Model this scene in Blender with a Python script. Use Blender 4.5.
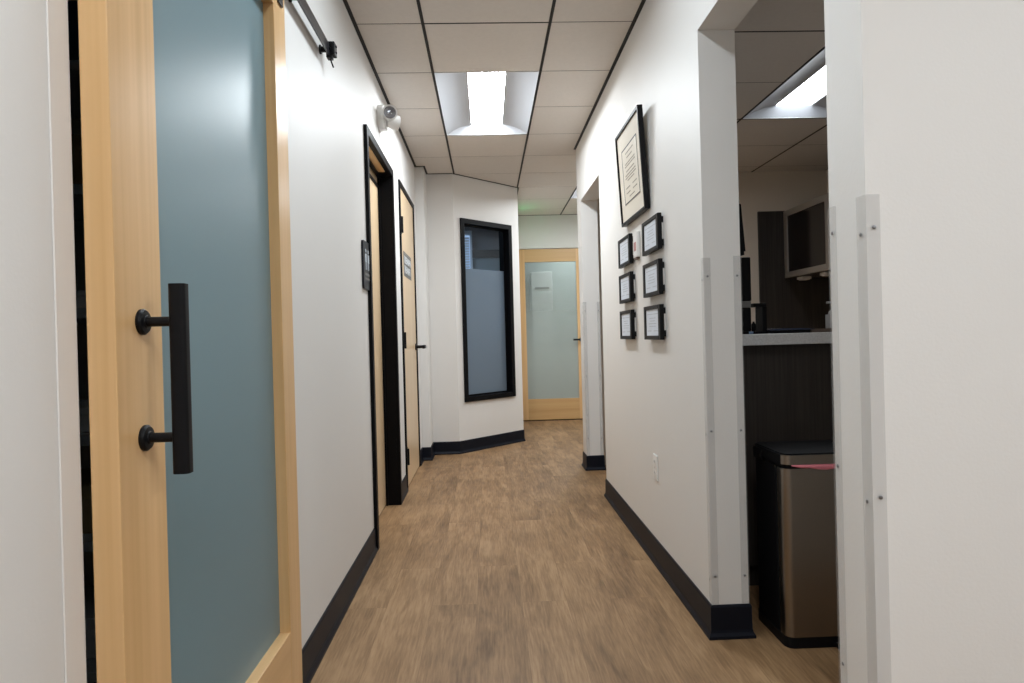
import bpy, bmesh, math, random
from mathutils import Vector, Matrix
random.seed(4)
for o in list(bpy.data.objects):
    bpy.data.objects.remove(o)
S = bpy.context.scene
C = S.collection

# ------------------------------------------------------------------ camera
EYE = 1.0686
yaw, roll, pitch = 0.0354, 0.0263, 0.003
F = Vector((math.sin(yaw)*math.cos(pitch), math.cos(yaw)*math.cos(pitch), -math.sin(pitch)))
R0 = Vector((math.cos(yaw), -math.sin(yaw), 0)); U0 = R0.cross(F)
Rv = R0*math.cos(roll) - U0*math.sin(roll); Uv = R0*math.sin(roll) + U0*math.cos(roll)
cd = bpy.data.cameras.new('camera'); cam = bpy.data.objects.new('camera', cd); C.objects.link(cam)
cam.matrix_world = Matrix(((Rv.x, Uv.x, -F.x, 0), (Rv.y, Uv.y, -F.y, 0), (Rv.z, Uv.z, -F.z, EYE), (0, 0, 0, 1)))
cd.sensor_width = 36; cd.lens = 686.9/1024*36; cd.shift_y = -3.42/1024; cd.clip_start = .02
S.camera = cam

# ------------------------------------------------------------------ world, lamps, exposure
W = bpy.data.worlds.new('world'); S.world = W; W.use_nodes = True
W.node_tree.nodes['Background'].inputs[0].default_value = (.6, .75, 1, 1)
W.node_tree.nodes['Background'].inputs[1].default_value = .02
LAMP = 52.0          # hall troffers
LAMP_MID = 21.5      # the hall troffer just above the view
LAMP_SIDE = 14.0      # troffer in the room on the right
LAMP_COL = (.90, .96, 1.0)
DAY = .6            # daylight behind the blind in the office
EXITG = 9.0
S.view_settings.view_transform = 'Standard'; S.view_settings.look = 'None'
S.view_settings.exposure = 0.0; S.view_settings.gamma = 1; S.view_settings.use_curve_mapping = False
S.cycles.max_bounces = 10; S.cycles.diffuse_bounces = 7; S.cycles.glossy_bounces = 4
S.cycles.sample_clamp_indirect = 6; S.cycles.caustics_reflective = False; S.cycles.caustics_refractive = False
S.cycles.use_denoising = True

# ------------------------------------------------------------------ materials
def lin(r, g, b):
    f = lambda c: (c/255/12.92 if c/255 <= .04045 else ((c/255+.055)/1.055)**2.4)
    return (f(r), f(g), f(b), 1)
def base(name):
    m = bpy.data.materials.new(name); m.use_nodes = True
    n = m.node_tree.nodes; l = m.node_tree.links
    return m, n, l, n['Principled BSDF']
def mat(name, col, rough=.5, metal=0, spec=.5, bump=0, bscale=60, var=0, vscale=4, emit=None, es=0, trans=0, coat=0):
    m, n, l, p = base(name)
    col = tuple(col[:3]) + (1,)
    p.inputs['Base Color'].default_value = col; p.inputs['Roughness'].default_value = rough
    p.inputs['Metallic'].default_value = metal; p.inputs['Specular IOR Level'].default_value = spec
    p.inputs['Transmission Weight'].default_value = trans; p.inputs['Coat Weight'].default_value = coat
    tc = n.new('ShaderNodeTexCoord')
    if emit:
        p.inputs['Emission Color'].default_value = tuple(emit) + (1,); p.inputs['Emission Strength'].default_value = es
    if bump:
        t = n.new('ShaderNodeTexNoise'); t.inputs['Scale'].default_value = bscale; t.inputs['Detail'].default_value = 3
        b = n.new('ShaderNodeBump'); b.inputs['Strength'].default_value = bump; b.inputs['Distance'].default_value = .003
        l.new(tc.outputs['Object'], t.inputs['Vector']); l.new(t.outputs['Fac'], b.inputs['Height']); l.new(b.outputs['Normal'], p.inputs['Normal'])
    t = n.new('ShaderNodeTexNoise'); t.inputs['Scale'].default_value = vscale; t.inputs['Detail'].default_value = 4
    r = n.new('ShaderNodeValToRGB'); v = max(var, .004)
    r.color_ramp.elements[0].position = .3; r.color_ramp.elements[1].position = .7
    r.color_ramp.elements[0].color = tuple(c*(1-v) for c in col[:3]) + (1,)
    r.color_ramp.elements[1].color = tuple(min(1, c*(1+v)) for c in col[:3]) + (1,)
    l.new(tc.outputs['Object'], t.inputs['Vector']); l.new(t.outputs['Fac'], r.inputs['Fac']); l.new(r.outputs['Color'], p.inputs['Base Color'])
    return m
def wood(name, c1, c2, axis='Z', rough=.4, stretch=14, scale=9, fine=.35, coat=0, spec=.4):
    """Straight grain running along one axis of the object."""
    m, n, l, p = base(name)
    tc = n.new('ShaderNodeTexCoord'); mp = n.new('ShaderNodeMapping')
    s = [scale*2.2]*3; s['XYZ'.index(axis)] = scale/stretch
    mp.inputs['Scale'].default_value = s
    l.new(tc.outputs['Object'], mp.inputs['Vector'])
    a = n.new('ShaderNodeTexNoise'); a.inputs['Scale'].default_value = 1; a.inputs['Detail'].default_value = 5; a.inputs['Distortion'].default_value = .6
    l.new(mp.outputs['Vector'], a.inputs['Vector'])
    mp2 = n.new('ShaderNodeMapping'); s2 = [scale*16]*3; s2['XYZ'.index(axis)] = scale/3; mp2.inputs['Scale'].default_value = s2
    l.new(tc.outputs['Object'], mp2.inputs['Vector'])
    b = n.new('ShaderNodeTexNoise'); b.inputs['Scale'].default_value = 1; b.inputs['Detail'].default_value = 3
    l.new(mp2.outputs['Vector'], b.inputs['Vector'])
    mx = n.new('ShaderNodeMix'); mx.data_type = 'FLOAT'; mx.inputs[0].default_value = fine
    l.new(a.outputs['Fac'], mx.inputs[2]); l.new(b.outputs['Fac'], mx.inputs[3])
    r = n.new('ShaderNodeValToRGB'); r.color_ramp.elements[0].position = .32; r.color_ramp.elements[1].position = .68
    r.color_ramp.elements[0].color = tuple(c1[:3]) + (1,); r.color_ramp.elements[1].color = tuple(c2[:3]) + (1,)
    l.new(mx.outputs[0], r.inputs['Fac']); l.new(r.outputs['Color'], p.inputs['Base Color'])
    p.inputs['Roughness'].default_value = rough; p.inputs['Coat Weight'].default_value = coat; p.inputs['Coat Roughness'].default_value = .15
    p.inputs['Specular IOR Level'].default_value = spec
    return m
def plank_floor():
    m, n, l, p = base('vinyl_plank_floor')
    tc = n.new('ShaderNodeTexCoord'); mp = n.new('ShaderNodeMapping')
    mp.inputs['Rotation'].default_value = (0, 0, math.pi/2); mp.inputs['Location'].default_value = (.31, .07, 0)
    l.new(tc.outputs['Object'], mp.inputs['Vector'])
    br = n.new('ShaderNodeTexBrick'); br.inputs['Scale'].default_value = 1
    br.inputs['Brick Width'].default_value = 1.22; br.inputs['Row Height'].default_value = .18
    br.inputs['Mortar Size'].default_value = .0006; br.inputs['Mortar Smooth'].default_value = .2; br.inputs['Bias'].default_value = 0
    br.offset = .37; br.offset_frequency = 2
    br.inputs['Color1'].default_value = (0, 0, 0, 1); br.inputs['Color2'].default_value = (1, 1, 1, 1); br.inputs['Mortar'].default_value = (.5, .5, .5, 1)
    l.new(mp.outputs['Vector'], br.inputs['Vector'])
    # per-plank offset into the grain noise
    sc = n.new('ShaderNodeVectorMath'); sc.operation = 'SCALE'; sc.inputs['Scale'].default_value = 37.0
    l.new(br.outputs['Color'], sc.inputs[0])
    add = n.new('ShaderNodeVectorMath'); l.new(tc.outputs['Object'], add.inputs[0]); l.new(sc.outputs[0], add.inputs[1])
    m1 = n.new('ShaderNodeMapping'); m1.inputs['Scale'].default_value = (12, 1.9, 12); l.new(add.outputs[0], m1.inputs['Vector'])
    a = n.new('ShaderNodeTexNoise'); a.inputs['Scale'].default_value = 1; a.inputs['Detail'].default_value = 8; a.inputs['Roughness'].default_value = .62; a.inputs['Distortion'].default_value = .9
    l.new(m1.outputs[0], a.inputs['Vector'])
    m2 = n.new('ShaderNodeMapping'); m2.inputs['Scale'].default_value = (150, 9, 150); l.new(add.outputs[0], m2.inputs['Vector'])
    b = n.new('ShaderNodeTexNoise'); b.inputs['Scale'].default_value = 1; b.inputs['Detail'].default_value = 3
    l.new(m2.outputs[0], b.inputs['Vector'])
    big = n.new('ShaderNodeTexNoise'); big.inputs['Scale'].default_value = 2.6; big.inputs['Detail'].default_value = 4; l.new(add.outputs[0], big.inputs['Vector'])
    def mixf(f, x, y):
        k = n.new('ShaderNodeMix'); k.data_type = 'FLOAT'; k.inputs[0].default_value = f
        l.new(x, k.inputs[2]); l.new(y, k.inputs[3]); return k.outputs[0]
    g = mixf(.40, a.outputs['Fac'], b.outputs['Fac']); g = mixf(.28, g, big.outputs['Fac'])
    bw = n.new('ShaderNodeRGBToBW'); l.new(br.outputs['Color'], bw.inputs[0])
    g = mixf(.05, g, bw.outputs[0])
    r = n.new('ShaderNodeValToRGB'); e = r.color_ramp.elements
    e[0].position = .36; e[0].color = FL[0] + (1,)
    e[1].position = .63; e[1].color = FL[2] + (1,)
    k = e.new(.5); k.color = FL[1] + (1,)
    l.new(g, r.inputs['Fac'])
    kv = n.new('ShaderNodeMapping'); kv.inputs['Scale'].default_value = (2.6, 1.5, 1); l.new(add.outputs[0], kv.inputs['Vector'])
    vo = n.new('ShaderNodeTexVoronoi'); vo.inputs['Scale'].default_value = 1.6; l.new(kv.outputs[0], vo.inputs['Vector'])
    kr = n.new('ShaderNodeMapRange'); kr.inputs['From Min'].default_value = .015; kr.inputs['From Max'].default_value = .065; kr.inputs['To Min'].default_value = .55; kr.inputs['To Max'].default_value = 0
    l.new(vo.outputs['Distance'], kr.inputs['Value'])
    kn = n.new('ShaderNodeMix'); kn.data_type = 'RGBA'; l.new(kr.outputs[0], kn.inputs[0]); l.new(r.outputs['Color'], kn.inputs[6]); kn.inputs[7].default_value = (.075, .045, .025, 1)
    # joint lines
    mj = n.new('ShaderNodeMix'); mj.data_type = 'RGBA'; mj.blend_type = 'MULTIPLY'
    jr = n.new('ShaderNodeMath'); jr.operation = 'MULTIPLY'; jr.inputs[1].default_value = .35; l.new(br.outputs['Fac'], jr.inputs[0])
    l.new(jr.outputs[0], mj.inputs[0]); l.new(kn.outputs[2], mj.inputs[6]); mj.inputs[7].default_value = (.25, .2, .16, 1)
    l.new(mj.outputs[2], p.inputs['Base Color'])
    p.inputs['Roughness'].default_value = .5; p.inputs['Specular IOR Level'].default_value = .35
    bp = n.new('ShaderNodeBump'); bp.inputs['Strength'].default_value = .12; bp.inputs['Distance'].default_value = .002
    l.new(g, bp.inputs['Height']); l.new(bp.outputs[0], p.inputs['Normal'])
    return m
FL = ((.125, .068, .030), (.255, .150, .072), (.375, .235, .122))
M = {}
M['wall'] = mat('wall_paint', (.72, .708, .69), .5, spec=.22, bump=.10, bscale=140)
M['wall_flat'] = mat('wall_paint_flat', (.70, .63, .545), .6, bump=.1, bscale=140)
M['tile'] = mat('ceiling_tile', (.66, .62, .58), .85, spec=.2, bump=.3, bscale=220, var=.02, vscale=50)
M['black_grid'] = mat('black_grid_metal', (.010, .009, .009), .5, spec=.2)
M['tile_seam'] = mat('tile_seam_shadow', (.012, .011, .010), .9, spec=.05)
M['floor'] = plank_floor()
M['base'] = mat('navy_vinyl_base', (.005, .0065, .012), .45, spec=.16)
M['maple'] = wood('maple_veneer', (.57, .345, .15), (.73, .48, .245), 'Z', .30, 12, 5, .3)
M['maple_y'] = wood('maple_veneer_rail', (.57, .345, .15), (.73, .48, .245), 'Y', .30, 12, 5, .3)
M['maple_x'] = wood('maple_veneer_cross', (.50, .30, .125), (.62, .405, .195), 'X', .36, 12, 5, .3)
M['pale_maple'] = wood('pale_maple_veneer', (.66, .48, .29), (.75, .57, .37), 'Z', .32, 10, 6, .3)
M['dark_wood'] = wood('dark_wenge_laminate', (.016, .012, .010), (.042, .034, .029), 'Z', .45, 30, 9, .6)
M['black'] = mat('matte_black_metal', (.005, .005, .006), .42, spec=.16)
M['black_frame'] = mat('black_painted_steel', (.0045, .0045, .0055), .45, spec=.08)
M['track'] = mat('track_black_steel', (.02, .02, .024), .32)
M['black_plastic'] = mat('black_plastic', (.005, .005, .006), .5, spec=.12)
M['guard'] = mat('clear_corner_plastic', (.60, .59, .585), .18, spec=.5)
M['guard_white'] = mat('white_corner_plastic', (.74, .72, .70), .3)
M['screw'] = mat('screw_steel', (.25, .25, .26), .35, metal=.9)
M['steel'] = mat('brushed_stainless', (.27, .235, .20), .30, metal=1, bump=.05, bscale=90)
M['alu'] = mat('anodised_aluminium', (.40, .37, .34), .45, metal=.6)
M['white_plastic'] = mat('white_plastic', (.78, .78, .77), .35)
M['reflector'] = mat('white_reflector', (.50, .52, .56), .55)
M['diffuser'] = mat('lamp_diffuser', (.9, .9, .9), .5, emit=LAMP_COL, es=LAMP)
M['diffuser_mid'] = mat('lamp_diffuser_dimmer', (.9, .9, .9), .5, emit=(.84, .935, 1.0), es=LAMP_MID)
M['diffuser_warm'] = mat('lamp_diffuser_warmer', (.9, .9, .9), .5, emit=(.90, .955, .99), es=LAMP*.98)
M['diffuser_office_fill'] = mat('office_fill_diffuser', (.9, .9, .9), .5, emit=(.62, .82, 1), es=34)  # bluish glow of the fill lamp added in the office
M['diffuser_end'] = mat('end_room_lamp_diffuser', (.9, .9, .9), .5, emit=LAMP_COL, es=26)
M['diffuser_side'] = mat('side_lamp_diffuser', (.9, .9, .9), .5, emit=LAMP_COL, es=LAMP_SIDE)
M['counter'] = mat('speckled_white_counter', (.58, .59, .60), .3, var=.12, vscale=160)
M['dark_glass'] = mat('smoked_glass', (.012, .008, .007), .12)
M['pink'] = mat('pink_bin_liner', (.72, .22, .27), .4)
M['paper'] = mat('certificate_paper', (.64, .69, .77), .6, var=.02, vscale=20)
M['cream'] = mat('cream_mat_board', (.72, .67, .58), .7)
M['cream_paper'] = mat('cream_certificate_paper', (.74, .69, .60), .5)
M['ink'] = mat('printed_ink', (.06, .06, .07), .7)
M['ink_soft'] = mat('soft_printed_ink', (.44, .47, .52), .7)
M['ink_warm'] = mat('warm_printed_ink', (.30, .26, .21), .7)
M['red_ink'] = mat('faded_red_print', (.45, .23, .22), .7)
M['sign_black'] = mat('sign_black_plastic', (.014, .015, .021), .35, spec=.2)
M['sign_white'] = mat('sign_raised_white', (.50, .56, .62), .5)
M['sign_grey'] = mat('sign_grey_plate', (.16, .155, .15), .5)
M['sign_text'] = mat('sign_white_letters', (.72, .74, .76), .5)
M['lens_grey'] = mat('lamp_lens_grey', (.30, .31, .34), .12, metal=.55)
M['navy'] = mat('navy_cover', (.025, .035, .07), .25)
M['brown'] = mat('brown_tray', (.12, .08, .06), .5)
M['blue'] = mat('pale_blue_sticker', (.16, .25, .40), .5)
M['bottle'] = mat('bottle_plastic', (.42, .42, .43), .35)
M['office'] = mat('office_wall_grey', (.22, .23, .26), .6)
M['far_room'] = mat('far_room_green_grey', (.40, .425, .41), .6)
M['office_pale'] = mat('office_panel_pale', (.22, .27, .29), .6)
M['office_dark'] = mat('office_beam_dark', (.006, .015, .022), .5)
M['blind'] = mat('blind_slat_white', (.6, .64, .7), .5)
M['daylight'] = mat('daylight_pane', (.5, .6, .75), .5, emit=(.62, .8, 1.0), es=DAY)
M['exit'] = mat('exit_letters', (.05, .5, .2), .4, emit=(.05, 1, .3), es=EXITG)
M['box_card'] = mat('cardboard', (.45, .33, .17), .7, var=.1)
M['box_white'] = mat('pale_carton', (.7, .7, .7), .6)
M['box_blue'] = mat('blue_carton', (.04, .08, .2), .5)
M['shelf_grey'] = mat('grey_shelf', (.50, .54, .57), .5)

def frosted(name, col, rough, reflect=.5, thru=.3, tcol=None, spec=.5, coat=0, crough=.1):
    m, n, l, p = base(name)
    p.inputs['Base Color'].default_value = tuple(col) + (1,); p.inputs['Roughness'].default_value = rough
    p.inputs['Specular IOR Level'].default_value = spec
    p.inputs['Coat Weight'].default_value = coat; p.inputs['Coat Roughness'].default_value = crough
    t = n.new('ShaderNodeBsdfTranslucent'); t.inputs[0].default_value = tuple(tcol or col) + (1,)
    a = n.new('ShaderNodeMixShader'); a.inputs[0].default_value = thru
    l.new(p.outputs[0], a.inputs[1]); l.new(t.outputs[0], a.inputs[2]); l.new(a.outputs[0], n['Material Output'].inputs[0])
    return m
M['barn_glass'] = frosted('frosted_teal_glass', (.168, .282, .328), .36, thru=.15, tcol=(.7, .85, .9), spec=.9)
def graded_glass():
    m, n, l, p = base('graded_frosted_glass')
    p.inputs['Base Color'].default_value = (.54, .59, .565, 1); p.inputs['Roughness'].default_value = .25
    p.inputs['Coat Weight'].default_value = 1; p.inputs['Coat Roughness'].default_value = .03
    tc = n.new('ShaderNodeTexCoord'); sx = n.new('ShaderNodeSeparateXYZ'); l.new(tc.outputs['Object'], sx.inputs[0])
    mr = n.new('ShaderNodeMapRange'); mr.inputs['From Min'].default_value = .7; mr.inputs['From Max'].default_value = 1.95; mr.inputs['To Min'].default_value = .3; mr.inputs['To Max'].default_value = .92
    l.new(sx.outputs[2], mr.inputs['Value'])
    t = n.new('ShaderNodeBsdfTransparent'); t.inputs[0].default_value = (.90, .94, .92, 1)
    g = n.new('ShaderNodeBsdfTranslucent'); g.inputs[0].default_value = (.58, .65, .62, 1)
    a = n.new('ShaderNodeMixShader'); a.inputs[0].default_value = .3; l.new(p.outputs[0], a.inputs[1]); l.new(g.outputs[0], a.inputs[2])
    q = n.new('ShaderNodeMixShader'); l.new(mr.outputs[0], q.inputs[0]); l.new(a.outputs[0], q.inputs[1]); l.new(t.outputs[0], q.inputs[2])
    l.new(q.outputs[0], n['Material Output'].inputs[0]); return m
M['end_glass'] = graded_glass()
M['office_frost'] = frosted('frosted_blue_glass', (.22, .275, .325), .35, thru=.4, tcol=(.27, .42, .58), spec=.6)
def clear_glass():
    m, n, l, p = base('clear_pane')
    t = n.new('ShaderNodeBsdfTransparent'); t.inputs[0].default_value = (.82, .86, .9, 1)
    g = n.new('ShaderNodeBsdfGlossy'); g.inputs['Roughness'].default_value = .03
    a = n.new('ShaderNodeMixShader'); a.inputs[0].default_value = .025; l.new(t.outputs[0], a.inputs[1]); l.new(g.outputs[0], a.inputs[2])
    l.new(a.outputs[0], n['Material Output'].inputs[0]); return m
M['clear'] = clear_glass()
def clear_plastic():
    m, n, l, p = base('clear_guard_plastic')
    t = n.new('ShaderNodeBsdfTransparent'); t.inputs[0].default_value = (.985, .985, .985, 1)
    p.inputs['Base Color'].default_value = (.6, .6, .6, 1); p.inputs['Roughness'].default_value = .15
    a = n.new('ShaderNodeMixShader'); a.inputs[0].default_value = .12
    l.new(t.outputs[0], a.inputs[1]); l.new(p.outputs[0], a.inputs[2]); l.new(a.outputs[0], n['Material Output'].inputs[0]); return m
M['guard_clear'] = clear_plastic()

# ------------------------------------------------------------------ mesh helpers
ORG = {}
def link(name, bm, m, parent=None, smooth=False, loc=None, rot=None):
    """One mesh object; its vertices are given in world space and made local to the parent (or to loc)."""
    org = ORG[parent.name] if parent else Vector(loc or (0, 0, 0))
    bm.transform(Matrix.Translation(-org))
    bmesh.ops.recalc_face_normals(bm, faces=bm.faces)
    me = bpy.data.meshes.new(name); bm.to_mesh(me); bm.free()
    ms = m if isinstance(m, (list, tuple)) else [m]
    for k in ms: me.materials.append(M[k])
    if smooth:
        for f in me.polygons: f.use_smooth = True
        try: me.set_sharp_from_angle(angle=math.radians(38))
        except Exception: pass
    o = bpy.data.objects.new(name, me); C.objects.link(o)
    if parent: o.parent = parent
    else: o.location = org
    ORG[o.name] = org
    return o
def thing(name, label, cat, loc, group=None):
    o = bpy.data.objects.new(name, None); C.objects.link(o); o.empty_display_size = .05
    o.location = loc; o['label'] = label; o['category'] = cat
    if group: o['group'] = group
    ORG[o.name] = Vector(loc)
    return o
def tag(o, label, cat, group=None):
    o['label'] = label; o['category'] = cat
    if group: o['group'] = group
    return o
def struct(o, label=None, cat=None):
    o['kind'] = 'structure'
    if label: o['label'] = label; o['category'] = cat
    return o
def copy_tree(o, parent=None):
    c = o.copy(); C.objects.link(c)
    if parent: c.parent = parent
    for ch in list(o.children): copy_tree(ch, c)
    return c
def again(src, loc, label, group=None):
    c = copy_tree(src); c.location = loc; c['label'] = label
    if group: c['group'] = group
    return c
def bmx(): return bmesh.new()
def box(bm, x0, x1, y0, y1, z0, z1, bev=0, seg=2, mi=0):
    r = bmesh.ops.create_cube(bm, size=1)
    vs = r['verts']
    for v in vs:
        v.co = Vector(((x0+x1)/2 + v.co.x*(x1-x0), (y0+y1)/2 + v.co.y*(y1-y0), (z0+z1)/2 + v.co.z*(z1-z0)))
    fs = {f for v in vs for f in v.link_faces}
    for f in fs: f.material_index = mi
    if bev:
        es = list({e for v in vs for e in v.link_edges})
        bmesh.ops.bevel(bm, geom=es, offset=bev, segments=seg, affect='EDGES', profile=.5, clamp_overlap=True)
    return bm
def cyl(bm, p0, p1, r, seg=20, r2=None, bev=0):
    p0, p1 = Vector(p0), Vector(p1); d = p1-p0
    q = d.to_track_quat('Z', 'Y').to_matrix().to_4x4()
    g = bmesh.ops.create_cone(bm, cap_ends=True, segments=seg, radius1=r, radius2=r if r2 is None else r2, depth=d.length,
                              matrix=Matrix.Translation((p0+p1)/2) @ q)
    if bev:
        vs = g['verts']; es = [e for e in {e for v in vs for e in v.link_edges} if any(len(f.verts) > 4 for f in e.link_faces)]
        bmesh.ops.bevel(bm, geom=es, offset=bev, segments=2, affect='EDGES')
    return bm
def lathe(bm, prof, origin, axis=(0, 0, 1), seg=24):
    """prof: (radius, height) pairs around an axis."""
    q = Vector(axis).to_track_quat('Z', 'Y').to_matrix(); o = Vector(origin)
    rings = []
    for r, h in prof:
        rings.append([bm.verts.new(o + q @ Vector((r*math.cos(2*math.pi*k/seg), r*math.sin(2*math.pi*k/seg), h))) for k in range(seg)])
    for a, b in zip(rings, rings[1:]):
        for k in range(seg):
            bm.faces.new((a[k], a[(k+1) % seg], b[(k+1) % seg], b[k]))
    bm.faces.new(rings[0][::-1]); bm.faces.new(rings[-1])
    return bm
def prism(bm, pts, fn, d0, d1):
    """Extrude a 2D outline; fn(u, v, d) -> world point."""
    a = [bm.verts.new(fn(u, v, d0)) for u, v in pts]; b = [bm.verts.new(fn(u, v, d1)) for u, v in pts]
    bm.faces.new(a[::-1]); bm.faces.new(b)
    for k in range(len(pts)):
        j = (k+1) % len(pts); bm.faces.new((a[k], a[j], b[j], b[k]))
    return bm
def sweep(bm, path, prof, side=1):
    """Sweep a (out, z) profile along a floor polyline with mitred corners."""
    P = [Vector((x, y)) for x, y in path]; rings = []
    for i, p in enumerate(P):
        ds = []
        if i > 0: ds.append((p-P[i-1]).normalized())
        if i < len(P)-1: ds.append((P[i+1]-p).normalized())
        ns = [Vector((-d.y, d.x))*side for d in ds]
        nm = ns[0] if len(ns) == 1 else (ns[0]+ns[1]).normalized()
        k = 1 if len(ns) == 1 else 1/max(.3, nm.dot(ns[0]))
        rings.append([bm.verts.new((p.x+nm.x*k*d, p.y+nm.y*k*d, z)) for d, z in prof])
    m = len(prof)
    for a, b in zip(rings, rings[1:]):
        for k in range(m):
            j = (k+1) % m; bm.faces.new((a[k], a[j], b[j], b[k]))
    bm.faces.new(rings[0]); bm.faces.new(rings[-1][::-1])
    return bm
def rrect(u0, u1, v0, v1, r, n=5):
    out = []
    for cx, cy, a0 in ((u1-r, v0+r, -90), (u1-r, v1-r, 0), (u0+r, v1-r, 90), (u0+r, v0+r, 180)):
        for k in range(n+1):
            a = math.radians(a0 + 90*k/n); out.append((cx+r*math.cos(a), cy+r*math.sin(a)))
    return out

# ------------------------------------------------------------------ room constants
XL, XR = -.60, .755
CZ = 2.571; RZ = 2.362
YN0, YN1 = 1.335, 1.48         # stub wall right of the camera
YA, YB = 2.36, 4.48            # right wall with the certificates
YC, YD = 5.36, 5.56            # far pier
YE = 8.58                      # end wall
TOP = 2.66
PA = Vector((-.283, 6.318)); PB = Vector((.34, 6.965)); PU = (PB-PA).normalized(); PN = Vector((PU.y, -PU.x)); PL = (PB-PA).length
def dg(s, d, z):               # along the slanted wall, out of it towards the hall, up
    q = PA + PU*s + PN*d; return Vector((q.x, q.y, z))

# ------------------------------------------------------------------ floor
b = bmx(); box(b, -3.2, 3.0, -2.7, 11.2, -.06, 0)
struct(link('floor', b, 'floor'), 'brown wood-look plank floor running down the hall', 'floor')

# ------------------------------------------------------------------ walls
b = bmx()
D1a, D1b, D1z = 3.50, 4.485, 2.160
D2a, D2b, D2z = 4.85, 5.79, 2.19
for y0, y1, z0, z1 in ((-2.7, 1.019, 0, TOP), (1.019, 1.95, 2.05, TOP), (1.95, D1a+.02, 0, TOP), (D1a+.02, D1b-.02, D1z-.02, TOP), (D1b-.02, D2a+.012, 0, TOP),
                       (D2a+.012, D2b-.012, D2z-.012, TOP), (D2b-.012, 6.03, 0, TOP)):
    box(b, XL-.14, XL, y0, y1, z0, z1)
box(b, XL-.14, -.525, 6.03, 6.43, 0, TOP)
struct(link('wall_left', b, 'wall'), 'long pale wall on the left of the hall', 'wall')
b = bmx()
box(b, -.525, PA.x, PA.y-.003, 6.43, 0, TOP)
w0, w1, wz0, wz1 = .085, .768, .478, 2.162
fn = lambda s, z, d: dg(s, d, z)
for s0, s1, z0, z1 in ((0, w0, 0, TOP), (w1, PL, 0, TOP), (w0, w1, 0, wz0), (w0, w1, wz1, TOP)):
    prism(b, [(s0, z0), (s1, z0), (s1, z1), (s0, z1)], fn, 0, -.12)
box(b, .22, .34, PB.y-.0, YE, 0, TOP)
struct(link('wall_angled', b, 'wall'), 'slanted pale wall holding the black framed window', 'wall')
b = bmx()
box(b, XR, .885, YA, YB, 0, TOP)
box(b, XR, .885, YN1, YA, 2.112, TOP)
box(b, XR, .885, YB, YC, 2.112, TOP)
box(b, XR, .885, YC, YD, 0, TOP)
struct(link('wall_right', b, 'wall'), 'pale wall on the right carrying the framed certificates', 'wall')
b = bmx(); box(b, XR, 2.95, YN0, YN1, 0, TOP)
struct(link('wall_near_right', b, 'wall'), 'pale wall face at the right edge facing the camera', 'wall')
b = bmx()
for x0, x1, z0, z1 in ((.22, .365, 0, TOP), (1.265, 2.3, 0, TOP), (.365, 1.265, 2.155, TOP)):
    box(b, x0, x1, YE, YE+.12, z0, z1)
struct(link('wall_end', b, 'wall'), 'short pale wall around the glazed door at the end', 'wall')
b = bmx(); box(b, .81, 2.95, YD, YD+.14, 0, TOP)
struct(link('wall_side_room_back', b, 'wall_flat'), 'tan back wall of the room through the right opening', 'wall')
b = bmx(); box(b, 2.82, 2.95, YN1, YD, 0, TOP)
struct(link('wall_side_room_right', b, 'wall_flat'))
b = bmx(); box(b, 2.3, 2.42, YD+.14, YE+.12, 0, TOP)
struct(link('wall_far_right', b, 'wall'))
b = bmx(); box(b, XL-.14, 2.95, -2.82, -2.7, 0, TOP); box(b, 2.83, 2.95, -2.7, YN0, 0, TOP)
struct(link('wall_behind', b, 'wall'))
b = bmx()       # closet behind the sliding door
box(b, -1.95, -1.85, .2, 2.55, 0, TOP); box(b, -1.85, XL-.14, .2, .3, 0, TOP); box(b, -1.85, XL-.14, 2.45, 2.55, 0, TOP); box(b, -1.85, XL-.14, .3, 2.45, 2.4, 2.46)
struct(link('wall_closet', b, 'wall_flat'))
b = bmx()       # office behind the slanted window
OF = lambda u, v, d: (u, v, d)
box(b, -3.1, -3.0, 6.43, 10.5, 0, TOP); box(b, -3.0, .22, 10.4, 10.5, 0, TOP); box(b, -3.0, -.74, 6.33, 6.43, 0, TOP); box(b, -3.0, .34, 6.33, 10.5, 2.62, 2.7)
box(b, .22, .34, YE+.12, 10.5, 0, TOP)
struct(link('wall_office', b, 'office'))
b = bmx()       # room behind the end door
box(b, .34, 2.3, 10.6, 10.7, 0, TOP); box(b, 2.3, 2.4, YE+.12, 10.7, 0, TOP); box(b, .22, .34, 10.5, 10.7, 0, TOP); box(b, .34, 2.3, YE+.12, 10.6, 2.6, 2.66)
struct(link('wall_room_behind_end_door', b, 'far_room'))

# ------------------------------------------------------------------ ceilings
T = .6096; X0, Y0 = -.2698, 3.296
def tiles(bm, x0, x1, y0, y1, z, ox, oy, skip, th=.014):
    i0 = math.floor((x0-ox)/T); i1 = math.ceil((x1-ox)/T); j0 = math.floor((y0-oy)/T); j1 = math.ceil((y1-oy)/T)
    g = .0036
    for i in range(i0, i1):
        for j in range(j0, j1):
            if (i, j) in skip: continue
            a0, a1 = max(x0, ox+i*T+g), min(x1, ox+(i+1)*T-g); c0, c1 = max(y0, oy+j*T+g), min(y1, oy+(j+1)*T-g)
            if a1-a0 < .004 or c1-c0 < .004: continue
            box(bm, a0, a1, c0, c1, z, z+th, bev=.0006, seg=1, mi=0)
            box(bm, a0-g-.001, a1+g+.001, c0-g-.001, c1+g+.001, z+.0011, z+th+.012, mi=1)
HALL = [(0, j) for j in (1, 2, -3, -2, -7, -6)] + [(2, 5), (2, 6)]
b = bmx()
tiles(b, XL, XR, -2.7, YD, CZ, X0, Y0, HALL)
tiles(b, XL, 2.3, YD+.0, YE, CZ, X0, Y0, HALL) if False else None
tiles(b, XL, 2.3, YD, YE, CZ, X0, Y0, HALL)
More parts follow.
